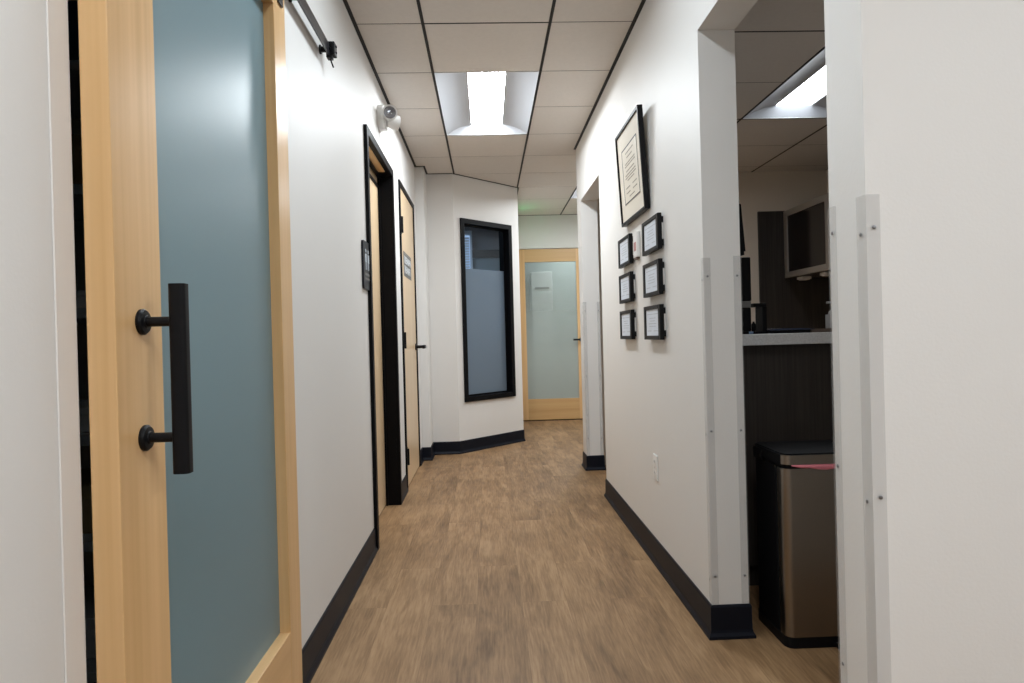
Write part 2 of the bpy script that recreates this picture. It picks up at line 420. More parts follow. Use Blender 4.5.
tiles(b, XR, 2.83, -2.7, YN0, CZ, X0, Y0, [(4, -7), (4, -6)])
struct(link('ceiling', b, ['tile', 'tile_seam']), 'hall ceiling of square beige tiles', 'ceiling')
RX, RY = 1.588, 2.945
b = bmx(); tiles(b, .885, 2.82, YN1, YD, RZ, RX, RY, [(0, 0), (0, 1)])
struct(link('ceiling_side_room', b, ['tile', 'tile_seam']), 'lower tiled ceiling of the room through the right opening', 'ceiling')
b = bmx()
z0, z1 = CZ-.002, CZ+.004; h = .0075
box(b, X0-h, X0+h, -2.7, 6.31, z0, z1); box(b, X0+T-h, X0+T+h, -2.7, YE, z0, z1)
box(b, X0+2*T-h, X0+2*T+h, YD, YE, z0, z1); box(b, X0+3*T-h, X0+3*T+h, YD, YE, z0, z1); box(b, X0+2*T-h, X0+2*T+h, -2.7, YN0, z0, z1); box(b, X0+3*T-h, X0+3*T+h, -2.7, YN0, z0, z1)
for k, hh in ((0, .0038), (3, .0045)):
    box(b, X0+h, X0+T-h, Y0+k*T-hh, Y0+k*T+hh, z0+.0005, z1)
for x, s in ((XL, 1), (XR, -1)):
    box(b, min(x, x+s*.018), max(x, x+s*.018), -2.7 if s > 0 else YN0, 6.03 if s > 0 else YD, CZ-.003, CZ+.003)
box(b, -.525, -.507, 6.03, PA.y, CZ-.003, CZ+.003)
box(b, XL, -.507, 6.012, 6.03, CZ-.003, CZ+.003); box(b, -.525, PA.x, PA.y-.021, PA.y-.003, CZ-.003, CZ+.003)
prism(b, [(0, CZ-.003), (PL+.01, CZ-.003), (PL+.01, CZ+.003), (0, CZ+.003)], fn, 0, .018)
box(b, .34, .358, PB.y, YE, CZ-.003, CZ+.003); box(b, .34, 2.3, YE-.012, YE, CZ-.003, CZ+.003)
struct(link('trim_1', b, 'black_grid'), 'black ceiling grid and wall angle of the hall', 'trim')
b = bmx()
z0, z1 = RZ-.002, RZ+.004; h = .006
for k in (-1, 0, 1, 2):
    x = RX+k*T
    if .92 < x < 2.8: box(b, x-h, x+h, YN1, YD, z0, z1)
for k, hh in ((0, .004), (2, .005)):
    box(b, .885, 2.82, RY+k*T-hh, RY+k*T+hh, z0+.0005, z1)
struct(link('trim_2', b, 'black_grid'), 'black ceiling grid of the side room', 'trim')

# ------------------------------------------------------------------ recessed troffers
def troffer(label, x0, y0, x1, y1, z, diff, group):
    cx, cy = (x0+x1)/2, (y0+y1)/2; hw = (x1-x0)/2-.008; hl = (y1-y0)/2-.008
    t = thing('ceiling_light', label, 'ceiling light', (cx, cy, z), group)
    b = bmx()
    for a in ((-hw-.004, -hw, -hl-.004, hl+.004), (hw, hw+.004, -hl-.004, hl+.004), (-hw, hw, -hl-.004, -hl), (-hw, hw, hl, hl+.004)):
        box(b, cx+a[0], cx+a[1], cy+a[2], cy+a[3], z, z+.10)
    box(b, cx-hw, cx+hw, cy-hl, cy+hl, z+.098, z+.102)
    link('housing', b, 'white_plastic', t)
    b = bmx(); lens = .112
    prof = []
    for k in range(9):
        a = k/8; prof.append((hw-(hw-lens)*a, z+.002+.058*math.sin(a*math.pi/2)**.9))
    for s in (-1, 1):
        ring = [[b.verts.new((cx+s*u, cy+e*hl, w)) for u, w in prof] for e in (-1, 1)]
        for k in range(8): b.faces.new((ring[0][k], ring[0][k+1], ring[1][k+1], ring[1][k]))
    for e in (-1, 1):          # sloping end caps closing the wings
        top = [(-u, w) for u, w in prof] + [(u, w) for u, w in prof[::-1]]
        vs = [b.verts.new((cx+u, cy+e*(hl-.045*(w-z)/.058), w)) for u, w in top]
        b.faces.new(vs)
    link('reflector', b, 'reflector', t, smooth=True)
    b = bmx(); n = 4; rows = []
    for k in range(n+1):
        u = -lens + 2*lens*k/n; w = z+.069
        rows.append([b.verts.new((cx+u, cy-hl+.042, w)), b.verts.new((cx+u, cy+hl-.042, w))])
    for a, c in zip(rows, rows[1:]): b.faces.new((a[0], a[1], c[1], c[0]))
    link('diffuser', b, diff, t, smooth=True)
    return t
G = 'recessed ceiling lights of the hall'
for lab, j in (('bright recessed ceiling light in view above the middle of the hall', 1), ('recessed ceiling light just above the top edge of the view', -3), ('recessed ceiling light behind the camera', -7)):
    troffer(lab, X0, Y0+j*T, X0+T, Y0+(j+2)*T, CZ, {-3: 'diffuser_mid', -7: 'diffuser_warm'}.get(j, 'diffuser'), G)
troffer('recessed ceiling light at the far end, half hidden by the right wall', X0+2*T, Y0+5*T, X0+3*T, Y0+7*T, CZ, 'diffuser', G)
troffer('recessed ceiling light right of and behind the camera', X0+4*T, Y0-7*T, X0+5*T, Y0-5*T, CZ, 'diffuser_warm', G)
troffer('recessed ceiling light seen through the right opening', RX, RY, RX+T, RY+2*T, RZ, 'diffuser_side', None)

# ------------------------------------------------------------------ baseboards
PROF = [(0, 0), (.017, 0), (.0165, .010), (.010, .021), (.008, .030), (.007, .108), (.004, .115), (0, .116)]
def basebd(name, path, side, label=None):
    b = bmx(); sweep(b, path, PROF, side); struct(link(name, b, 'base'), label, 'baseboard' if label else None)
basebd('baseboard_left', [(XL, 1.955), (XL, D1a-.004)], -1, 'navy vinyl baseboard under the long left wall')
basebd('baseboard_left_2', [(XL, D1b+.004), (XL, D2a-.004)], -1)
basebd('baseboard_left_3', [(XL, D2b+.004), (XL, 6.03), (-.525, 6.03), (-.525, PA.y-.003), (PA.x, PA.y-.003), (PB.x, PB.y), (.34, YE)], -1, 'navy vinyl baseboard bending around the slanted window wall')
basebd('baseboard_left_4', [(XL, -2.7), (XL, 1.019)], -1)
basebd('baseboard_right', [(.885, YB), (XR, YB), (XR, YA), (.885, YA), (.885, YB)], -1, 'navy vinyl baseboard under the certificate wall')
basebd('baseboard_right_2', [(.79, YD), (XR, YD), (XR, YC), (.885, YC), (.885, YD)], -1, 'navy vinyl baseboard around the far pier')
basebd('baseboard_right_3', [(2.83, YN0), (XR, YN0), (XR, YN1), (.905, YN1)], 1)
basebd('baseboard_end', [(2.3, YE), (1.27, YE)], 1)

# ------------------------------------------------------------------ sliding barn door on the left
XD, XB = -.545, -.587
t = thing('sliding_barn_door', 'maple framed sliding door with frosted teal glass, nearest at left', 'door', (-.566, 1.49, .012))
for y0, y1 in ((1.028, 1.172), (1.848, 1.95)):
    b = bmx(); box(b, XB, XD, y0, y1, .012, 2.08, bev=.0015); link('stile', b, 'maple', t)
for z0, z1 in ((.012, .295), (1.970, 2.08)):
    b = bmx(); box(b, XB, XD, 1.172, 1.848, z0, z1, bev=.0012); link('rail', b, 'maple_y', t)
b = bmx(); box(b, -.579, -.573, 1.160, 1.858, .283, 1.982); link('glass_panel', b, 'barn_glass', t)
for y in (1.10, 1.90):
    b = bmx(); box(b, XD+.0005, XD+.0055, y-.02, y+.02, 1.990, 2.15, bev=.002); sw = link('hanger_strap', b, 'track', t)
    b = bmx(); cyl(b, (-.576, y, 2.2195), (-.558, y, 2.2195), .036, 28, bev=.002); cyl(b, (-.558, y, 2.2195), (-.536, y, 2.2195), .009, 8); link('wheel', b, 'black', sw, smooth=True)
    b = bmx(); box(b, -.5445, -.5395, y-.02, y+.02, 2.14, 2.235, bev=.0015); link('hanger_plate', b, 'track', sw)
    b = bmx(); cyl(b, (XD+.005, y, 2.03), (XD+.012, y, 2.03), .010, 10, bev=.001); link('bolt', b, 'black', sw)
hb = bmx(); prism(hb, rrect(-.4995, -.4735, 1.092, 1.116, .007), lambda u, v, d: (u, v, d), .866, 1.165)
hd = link('pull_handle', hb, 'black', t, smooth=True); hd['label'] = 'matte black pull bar'
for z in (1.106, .923):
    b = bmx(); cyl(b, (-.540, 1.104, z), (-.495, 1.104, z), .0078, 20); link('standoff', b, 'black', hd, smooth=True)
    b = bmx(); lathe(b, [(.0205, 0), (.0205, .004), (.0175, .0075), (.0105, .0085), (.0095, .010)], (XD, 1.104, z), (1, 0, 0), 32); link('rosette', b, 'black', hd, smooth=True)

t = thing('barn_door_track', 'flat black steel track on standoffs above the sliding door', 'door track', (-.567, 1.75, 2.16))
b = bmx(); box(b, -.570, -.564, .62, 2.625, 2.138, 2.183, bev=.001); link('rail_bar', b, 'track', t)
for y in (.72, 1.20, 1.70, 2.20, 2.60):
    b = bmx(); cyl(b, (XL, y, 2.161), (-.570, y, 2.161), .011, 18); cyl(b, (XL, y, 2.161), (XL+.006, y, 2.161), .017, 18); s = link('standoff', b, 'black', t, smooth=True)
    b = bmx(); cyl(b, (-.564, y, 2.161), (-.558, y, 2.161), .009, 6); link('bolt', b, 'black', s)
b = bmx(); box(b, -.576, -.555, 2.595, 2.63, 2.130, 2.19, bev=.002); box(b, -.557, -.543, 2.59, 2.635, 2.140, 2.188, bev=.003); e = link('end_stop', b, 'black', t)
b = bmx()
for z in (2.152, 2.175): cyl(b, (-.544, 2.612, z), (-.539, 2.612, z), .005, 8)
cyl(b, (-.566, 2.61, 2.135), (-.555, 2.62, 2.10), .003, 8)
link('set_screw', b, 'black', e)

# ------------------------------------------------------------------ left closet behind the sliding door
t = thing('shelving_unit', 'dim grey shelving in the closet behind the sliding door', 'shelves', (-1.3, 2.2, 0))
SH = (.12, .49, .79, 1.15, 1.50, 1.85)
for z in SH:
    b = bmx(); box(b, -1.75, -.86, 1.98, 2.4, z, z+.03, bev=.002); link('shelf', b, 'shelf_grey', t)
for x in (-1.75, -.86):
    for y in (1.98, 2.4):
        b = bmx(); box(b, x-.012, x+.012, y-.012, y+.012, 0, 2.0); link('post', b, 'shelf_grey', t)
k = 0
for lab, nm, mt, z, hh, y in (('pale carton on the lowest visible closet shelf', 'carton', 'box_white', .15, .12, 2.06), ('brown carton on the closet shelf at knee height', 'carton', 'box_card', .52, .14, 2.06),
                           ('white packet on the closet shelf at hip height', 'packet', 'box_white', .82, .07, 2.03), ('pale packet on the closet shelf level with the pull bar', 'packet', 'box_white', 1.18, .05, 2.03),
                           ('brown carton on the second closet shelf from the top', 'carton', 'box_card', 1.53, .16, 2.06), ('dark blue carton on the top closet shelf', 'carton', 'box_blue', 1.88, .2, 2.06)):
    b = bmx(); box(b, -1.42, -1.02, y, 2.34, z, z+hh, bev=.006)
    box(b, -1.425, -1.015, y-.004, 2.345, z+hh*.72, z+hh+.004, bev=.004)
    o = link(nm, b, mt, loc=(-1.22, 2.2, z)); tag(o, lab, 'box')

# ------------------------------------------------------------------ corner guards
def guard(label, x, y, sx, sy, z0, z1, fx, fy, screws, mt='guard_clear', group='corner guards on the wall ends'):
    """L-shaped strip on a convex corner: one flange in the -Y face (extends sx along x), one on the X face (extends sy along y)."""
    t = thing('corner_guard', label, 'corner guard', (x, y, z0), group)
    th = .0022; e = .0006
    b = bmx()
    ox, oy = x - sx*e, y - sy*e
    px, py = ox - sx*th, oy - sy*th
    pts = [(px, py), (px + sx*(fx+th), py), (px + sx*(fx+th), oy), (ox, oy), (ox, py + sy*(fy+th)), (px, py + sy*(fy+th))]
    prism(b, pts, lambda u, v, d: (u, v, d), z0, z1)
    link('strip', b, mt, t)
    for z in screws:
        b = bmx(); lathe(b, [(.0042, 0), (.004, .0008), (.0022, .0016)], (x+sx*fx*.52, py, z), (0, -sy, 0), 12)
        link('screw', b, 'screw', t, smooth=True)
        b = bmx(); lathe(b, [(.0042, 0), (.004, .0008), (.0022, .0016)], (px, y+sy*fy*.52, z-.012), (-sx, 0, 0), 12)
        link('screw', b, 'screw', t, smooth=True)
    return t
guard('clear corner guard on the nearest wall corner at right', XR, YN0, 1, 1, .1, 1.33, .027, .032, (.35, .73, 1.265))
guard('clear corner guard on the far corner of the stub wall at right', XR, YN1, 1, -1, .12, 1.33, .027, .030, (.35, .78, 1.285))
guard('clear corner guard on the hall-side corner of the certificate wall end', XR, YA, 1, 1, .117, 1.322, .024, .02, (.215, .72, 1.258))
guard('clear corner guard on the inner corner of the certificate wall end', .885, YA, -1, 1, .117, 1.326, .026, .02, (.215, .72, 1.258))
guard('clear corner guard on the hall-side corner of the far pier', XR, YC, 1, 1, .117, 1.32, .024, .02, (.25, .74, 1.25))
guard('clear corner guard on the inner corner of the far pier', .885, YC, -1, 1, .117, 1.32, .024, .02, (.25, .74, 1.25))
t = thing('corner_guard', 'white corner strip on the wall left of the sliding door', 'corner guard', (XL, 1.019, .12), 'corner guards on the wall ends')
b = bmx(); prism(b, [(XL-.03, 1.0215), (XL-.03, 1.0196), (XL+.0006, 1.0196), (XL+.0006, .975), (XL+.003, .9755), (XL+.003, 1.0215)], lambda u, v, d: (u, v, d), .12, 2.56)
link('strip', b, 'guard_white', t)

# ------------------------------------------------------------------ door 1 (recessed, black steel frame)
def slab(name, m, x0, x1, y0, y1, z0, z1, par, bev=.001):
    b = bmx(); box(b, x0, x1, y0, y1, z0, z1, bev=bev); return link(name, b, m, par)
d = thing('door_1', 'pale maple door recessed in a black steel frame, left wall', 'door', (XL, (D1a+D1b)/2, 0)); d['kind'] = 'structure'
b = bmx(); f = .045; xo = XL+.018
box(b, XL-.005, xo, D1a, D1a+f, 0, D1z, bev=.002); box(b, XL-.005, xo, D1b-f, D1b, 0, D1z, bev=.002); box(b, XL-.005, xo, D1a+f, D1b-f, D1z-f, D1z, bev=.002)
box(b, -.745, XL-.004, D1a+f-.022, D1a+f, 0, D1z-f+.02); box(b, -.745, XL-.004, D1b-f, D1b-f+.022, 0, D1z-f+.02); box(b, -.745, XL-.004, D1a+f-.02, D1b-f+.02, D1z-f, D1z-f+.018)
box(b, -.676, -.666, D1b-f-.012, D1b-f, 0, D1z-f); box(b, -.676, -.666, D1a+f, D1a+f+.012, 0, D1z-f)
link('door_frame', b, 'black_frame', d)
ZT = (2.05, 2.075, 2.105, 2.125)
slab('door_leaf', 'pale_maple', -.725, -.68, D1a+f+.003, D1b-f-.003, .008, 2.040, d)
slab('head_bar', 'black_frame', -.725, -.672, D1a+f, D1b-f, 2.040, 2.056, d)
slab('transom_panel', 'pale_maple', -.725, -.682, D1a+f, D1b-f, 2.056, D1z-f, d)
slab('head_strip', 'maple_y', -.652, -.612, D1a+f+.02, D1b-f-.14, D1z-f-.006, D1z-f, d)  # maple-toned strip on the underside of the frame head
slab('head_stop', 'black_frame', -.676, -.653, D1a+f, D1b-f, D1z-f-.016, D1z-f, d)

# ------------------------------------------------------------------ door 2 (flush, hinged at the near side)
d = thing('door_2', 'pale maple door with a grey sign plate, left wall beyond the black recess', 'door', (XL, (D2a+D2b)/2, 0)); d['kind'] = 'structure'
b = bmx(); f = .035; xo = XL+.012
box(b, -.72, xo, D2a, D2a+f, 0, D2z, bev=.002); box(b, -.72, xo, D2b-f, D2b, 0, D2z, bev=.002); box(b, -.72, xo, D2a+f, D2b-f, D2z-f, D2z, bev=.002)
link('door_frame', b, 'black_frame', d)
slab('door_leaf', 'pale_maple', XL-.042, XL+.003, D2a+f+.003, D2b-f-.003, .008, D2z-f-.003, d)
for z in (.175, 1.0, 1.82):
    b = bmx(); cyl(b, (XL+.014, D2a+f+.002, z), (XL+.014, D2a+f+.002, z+.115), .011, 14, bev=.001); box(b, XL+.003, XL+.007, D2a+f-.005, D2a+f+.07, z, z+.115)
    link('hinge', b, 'black', d, smooth=True)
hd_y = D2b-f-.065
b = bmx(); cyl(b, (XL+.003, hd_y, 1.0), (XL+.013, hd_y, 1.0), .027, 28, bev=.002); cyl(b, (XL+.012, hd_y, 1.0), (XL+.080, hd_y, 1.0), .013, 16)
h = link('door_handle', b, 'black', d, smooth=True)
b = bmx(); prism(b, rrect(-.011, .011, -.015, .015, .007), lambda u, v, dd: (XL+.080+u, hd_y+.012-dd, 1.0+v), 0, .125); link('lever', b, 'black', h, smooth=True)
s = slab('sign_plate', 'sign_grey', XL+.003, XL+.0055, 5.02, 5.50, 1.53, 1.71, d)
b = bmx(); y = 5.045
for zz, n in ((1.625, 9), (1.555, 8)):
    y = 5.055
    for k in range(n):
        w = .036; x0 = XL+.0056; x1 = XL+.0066
        box(b, x0, x1, y, y+.011, zz, zz+.055)
        if k % 3 != 1: box(b, x0, x1, y, y+w, zz+.044, zz+.055)
        if k % 2 == 0: box(b, x0, x1, y, y+w, zz+.022, zz+.033)
        if k % 3 != 0: box(b, x0, x1, y, y+w, zz, zz+.011)
        if k % 4 != 2: box(b, x0, x1, y+w-.011, y+w, zz+.012, zz+.055)
        y += .0465
link('lettering', b, 'sign_text', s)

# sign beside door 1
t = thing('wall_sign', 'small black rounded sign with pale figures beside the recessed door', 'sign', (XL, 3.44, 1.33))
b = bmx(); prism(b, rrect(3.345, 3.54, 1.318, 1.555, .018), lambda u, v, d: (d, u, v), XL+.0005, XL+.011); link('plate', b, 'sign_black', t, smooth=True)
b = bmx()
for cy in (3.405, 3.478):
    cyl(b, (XL+.011, cy, 1.508), (XL+.0122, cy, 1.508), .0095, 14)
    prism(b, [(cy-.016, 1.492), (cy+.016, 1.492), (cy+.018, 1.452), (cy+.008, 1.452), (cy+.008, 1.414), (cy-.008, 1.414), (cy-.008, 1.452), (cy-.018, 1.452)], lambda u, v, d: (d, u, v), XL+.011, XL+.0122)
box(b, XL+.011, XL+.0122, 3.4405, 3.4425, 1.415, 1.515)
link('pictogram', b, 'sign_white', t)
b = bmx(); box(b, XL+.011, XL+.0118, 3.375, 3.51, 1.365, 1.375); box(b, XL+.011, XL+.0118, 3.375, 3.51, 1.386, 1.398); link('raised_line', b, 'sign_grey', t)

# ------------------------------------------------------------------ emergency light on the left wall
t = thing('emergency_light', 'white twin-head emergency light on the left wall near the ceiling', 'emergency light', (XL, 4.0, 2.34))
b = bmx(); prism(b, rrect(3.97, 4.12, 2.292, 2.43, .05, 8), lambda u, v, d: (d, u, v), XL+.0005, XL+.045)
bmesh.ops.bevel(b, geom=[e for e in b.edges if all(abs(v.co.x-(XL+.045)) < 1e-5 for v in e.verts)], offset=.014, segments=3, affect='EDGES')
link('backplate', b, 'white_plastic', t, smooth=True)
def head(c, aim):
    aim = Vector(aim).normalized(); c = Vector(c)
    b = bmx(); lathe(b, [(.016, -.055), (.032, -.045), (.041, -.015), (.043, .012), (.043, .018), (.038, .019), (.037, .013)], c, aim, 28)
    cyl(b, (XL+.03, c.y, c.z-.02), c - aim*.03, .014, 14)
    hd = link('lamp_head', b, 'white_plastic', t, smooth=True)
    b = bmx(); lathe(b, [(.0365, .012), (.030, .015), (.012, .017), (.002, .0172)], c, aim, 28); l = link('lens', b, 'lens_grey', hd, smooth=True)
    b = bmx()
    for u, v in ((0, .009), (-.009, -.006), (.009, -.006)):
        q = aim.to_track_quat('Z', 'Y').to_matrix() @ Vector((u, v, .016)); lathe(b, [(.004, 0), (.003, .003), (.001, .004)], c+q, aim, 10)
    link('bulb', b, 'sign_text', hd, smooth=True)
head((-.526, 3.95, 2.362), (.25, -1, -.12)); head((-.508, 4.055, 2.338), (.9, .45, -.1))

# ------------------------------------------------------------------ certificates
def text_rows(b, x, y0, y1, rows, hh=.004, ragged=True):
    """thin printed strokes on a sheet that faces -X"""
    for z, a, c in rows:
        y = y0 + (y1-y0)*a; ye = y0 + (y1-y0)*c
        while y < ye - .004:
            w = random.uniform(.008, .024) if ragged else ye-y
            box(b, x-.0006, x, y, min(y+w, ye), z-hh/2, z+hh/2); y += w + .005
t = thing('framed_certificate', 'large black framed certificate in a cream mat, top of the right wall', 'picture', (.752, 3.36, 1.632))
b = bmx(); y0, y1, z0, z1 = 3.09, 3.63, 1.632, 2.103; fx0, fx1 = .727, .752; f = .014
box(b, fx0, fx1, y0, y0+f, z0, z1, bev=.001); box(b, fx0, fx1, y1-f, y1, z0, z1, bev=.001); box(b, fx0, fx1, y0+f, y1-f, z0, z0+f, bev=.001); box(b, fx0, fx1, y0+f, y1-f, z1-f, z1, bev=.001)
link('frame', b, 'black', t)
b = bmx(); box(b, .735, .748, y0+f-.002, y1-f+.002, z0+f-.002, z1-f+.002); link('mat_board', b, 'cream', t)
b = bmx(); box(b, .7335, .7349, 3.18, 3.52, 1.725, 2.0); dc = link('certificate', b, 'cream_paper', t)
b = bmx(); e = .006
for a in ((3.18, 3.52, 1.725, 1.725+e), (3.18, 3.52, 2-e, 2.0), (3.18, 3.18+e, 1.725, 2.0), (3.52-e, 3.52, 1.725, 2.0)): box(b, .7328, .7334, a[0], a[1], a[2], a[3])
link('border_line', b, 'ink', dc)
b = bmx(); text_rows(b, .7333, 3.20, 3.50, [(1.968, .2, .8), (1.945, .3, .7), (1.918, .12, .88), (1.905, .12, .88), (1.880, .2, .8), (1.862, .12, .9), (1.848, .12, .9), (1.834, .25, .75), (1.80, .1, .4), (1.80, .6, .9), (1.775, .1, .4), (1.775, .6, .9), (1.752, .3, .7)], .0055)
link('lettering', b, 'ink_warm', dc)
t.rotation_euler = (0, -.052, 0)

G = 'small framed certificates in two columns on the right wall'
YS = (2.872, 3.168); ZB = 1.422
t0 = thing('certificate_frame', 'small black framed certificate, top of the nearer column', 'picture', (.752, 3.02, ZB), G)
b = bmx(); y0, y1 = YS; z0, z1 = ZB, ZB+.151; fx0, fx1 = .727, .746; fy, fz = .033, .018
box(b, fx0, fx1, y0, y0+fy, z0, z1, bev=.002); box(b, fx0, fx1, y1-fy, y1, z0, z1, bev=.002); box(b, fx0, fx1, y0+fy, y1-fy, z0, z0+fz, bev=.002); box(b, fx0, fx1, y0+fy, y1-fy, z1-fz, z1, bev=.002)
link('frame', b, 'black', t0)
b = bmx(); box(b, .7315, .742, y0+fy-.002, y1-fy+.002, z0+fz-.002, z1-fz+.002); dc = link('certificate', b, 'paper', t0)
b = bmx(); text_rows(b, .7314, y0+fy, y1-fy, [(z1-.038, .08, .92)], .0025, False); text_rows(b, .7314, y0+fy, y1-fy, [(z1-.056, .25, .75), (z1-.068, .3, .7), (z1-.080, .2, .8), (z1-.092, .25, .75), (z1-.112, .1, .4), (z1-.112, .6, .9)], .003)
link('lettering', b, 'ink_soft', dc)
for yy in (y0+.008, y1-.028):
    for zz in (z0+.014, z1-.04):
        b = bmx(); box(b, .746, .7545, yy, yy+.02, zz, zz+.026); link('spacer', b, 'black', t0)
b = bmx(); box(b, .7462, .7535, y0+.006, y1-.03, z0+.041, z1-.041); link('backing_plate', b, 'guard_white', t0)
dz = .193
for lab, dy, k in (('small black framed certificate, middle of the nearer column', 0, 1), ('small black framed certificate, bottom of the nearer column', 0, 2),
                   ('small black framed certificate, top of the farther column', .58, 0), ('small black framed certificate, middle of the farther column', .58, 1), ('small black framed certificate, bottom of the farther column', .58, 2)):
    again(t0, (.752, 3.02+dy, ZB-dz*k), lab, G)
t = thing('wall_plaque', 'white plastic plaque with faded red print between the small certificates', 'plaque', (XR, 3.365, 1.435))
b = bmx(); box(b, .738, .7545, 3.325, 3.41, 1.44, 1.565, bev=.003); link('plate', b, 'white_plastic', t)
b = bmx(); box(b, .7372, .7379, 3.343, 3.39, 1.472, 1.515); link('printed_label', b, 'red_ink', t)
b = bmx(); box(b, .737, .7544, 3.34, 3.395, 1.431, 1.4395, bev=.001); link('clip', b, 'brown', t)

t = thing('wall_outlet', 'white electrical outlet low on the right wall', 'outlet', (XR, 3.118, .395))
b = bmx(); box(b, .749, .7545, 3.08, 3.156, .394, .508, bev=.002); link('cover_plate', b, 'white_plastic', t)
for z in (.425, .477):
    b = bmx(); prism(b, rrect(3.102, 3.134, z-.014, z+.014, .009), lambda u, v, d: (d, u, v), .7475, .7492); rc = link('receptacle', b, 'white_plastic', t)
    b = bmx(); box(b, .7470, .7476, 3.110, 3.112, z-.004, z+.006); box(b, .7470, .7476, 3.124, 3.126, z-.004, z+.006); link('slot', b, 'ink', rc)
b = bmx(); lathe(b, [(.003, 0), (.002, .001)], (.749, 3.118, .451), (-1, 0, 0), 10); link('screw', b, 'screw', t)

# ------------------------------------------------------------------ slanted window
d = thing('window_1', 'tall black framed window, frosted below and clear at the top', 'window', dg(.42, 0, .47)); d['kind'] = 'structure'
b = bmx(); a0, a1, c0, c1, f = .075, .778, .466, 2.174, .045
def ring(b, s0, s1, z0, z1, f, d0, d1):
    for q in ((s0, s0+f, z0, z1), (s1-f, s1, z0, z1), (s0+f, s1-f, z0, z0+f), (s0+f, s1-f, z1-f, z1)):
        prism(b, [(q[0], q[2]), (q[1], q[2]), (q[1], q[3]), (q[0], q[3])], fn, d0, d1)
ring(b, a0, a1, c0, c1, f, .002, .016); ring(b, a0+.012, a1-.012, c0+.012, c1-.012, .033, .002, -.118); ring(b, a0+f, a1-f, c0+f, c1-f, .016, -.045, -.06)
link('window_frame', b, 'black_frame', d)
s0, s1 = a0+f+.004, a1-f-.004
b = bmx(); prism(b, [(s0, c0+f+.004), (s1, c0+f+.004), (s1, 1.717), (s0, 1.717)], fn, -.052, -.058); link('frosted_pane', b, 'office_frost', d)
b = bmx(); prism(b, [(s0, 1.718), (s1, 1.718), (s1, c1-f-.004), (s0, c1-f-.004)], fn, -.052, -.058); link('clear_pane', b, 'clear', d)
# what the clear pane shows of the office: a blind over a daylit window, a dark rail, a pale panel
def pd(px, dist):           # direction through the clear pane, as a plan position at a given depth
    return Vector((px*dist, dist))
d = thing('office_window', 'daylit window with a white blind seen through the clear pane', 'window', (-.42, 8.9, 1.0)); d['kind'] = 'structure'; d.name = 'window_2'; ORG['window_2'] = Vector((-.42, 8.9, 1.0))
b = bmx(); box(b, -.75, -.20, 9.02, 9.03, .9, 2.40); link('daylight_pane', b, 'daylight', d)
b = bmx()
for k in range(42): box(b, -.74, -.21, 8.955, 8.985, .95+k*.034, .95+k*.034+.023)
link('blind', b, 'blind', d)
b = bmx(); box(b, -.80, -.75, 8.93, 9.05, .85, 2.45); box(b, -.20, -.17, 8.93, 9.05, .85, 2.45); box(b, -.75, -.2, 8.93, 9.05, 2.40, 2.45); link('window_frame', b, 'blind', d)
troffer('unseen fill lamp added to brighten the office behind the slanted window', -1.2, 7.1, -.6, 8.3, 2.51, 'diffuser_office_fill', None)  # added out of view to light the office and the frosted pane
b = bmx(); box(b, -.80, .22, 9.05, 9.12, 0, 2.62); struct(link('wall_office_partition', b, 'office'))
b = bmx(); box(b, -.17, .22, 9.00, 9.05, 1.1, 2.10); struct(link('trim_3', b, 'office_pale'))
b = bmx(); box(b, -.17, .22, 8.97, 9.05, 2.10, 2.20); struct(link('trim_4', b, 'office_dark'))

# ------------------------------------------------------------------ end door
d = thing('door_3', 'maple framed door with a large frosted pane at the end of the hall', 'door', (.81, YE, 0)); d['kind'] = 'structure'
x0, x1, zt = .375, 1.255, 2.145
y0, y1 = YE-.012, YE+.032
for a in ((x0, .486), (1.130, x1)): slab('stile', 'maple', a[0], a[1], y0, y1, .012, zt, d)
slab('rail', 'maple_x', .486, 1.130, y0, y1, .012, .272, d); slab('rail', 'maple_x', .486, 1.130, y0, y1, 1.985, zt, d)
b = bmx(); box(b, .480, 1.136, y0+.012, y0+.02, .265, 1.992); link('glass_panel', b, 'end_glass', d)
b = bmx(); cyl(b, (1.172, y0, 1.003), (1.172, y0-.012, 1.003), .026, 24, bev=.002); cyl(b, (1.172, y0-.01, 1.003), (1.172, y0-.05, 1.003), .009, 12)
h = link('door_handle', b, 'black', d, smooth=True)
b = bmx(); prism(b, rrect(-.007, .007, -.011, .011, .005), lambda u, v, dd: (1.182-dd, y0-.046+u, 1.003+v), 0, .115); link('lever', b, 'black', h, smooth=True)
b = bmx(); box(b, .365, 1.265, YE-.004, YE+.06, 0, .011); link('threshold', b, 'black_frame', d)

troffer('ceiling lamp in the room behind the glazed end door', 1.0, 9.2, 1.6, 10.4, 2.49, 'diffuser_end', None)
t = thing('tall_cabinet', 'tall white cabinet seen dimly through the glazed end door', 'cabinet', (.82, 10.3, 0))
b = bmx(); box(b, .66, .97, 10.05, 10.5, .05, 2.0, bev=.004); link('body', b, 'white_plastic', t)
b = bmx(); box(b, .665, .965, 10.03, 10.049, .08, 1.70, bev=.003); link('door', b, 'white_plastic', t)
b = bmx(); box(b, .71, .92, 10.035, 10.049, 1.745, 1.775, bev=.003); link('handle', b, 'sign_grey', t)
b = bmx(); box(b, .66, .97, 10.08, 10.49, 0, .05); link('plinth', b, 'black_plastic', t)

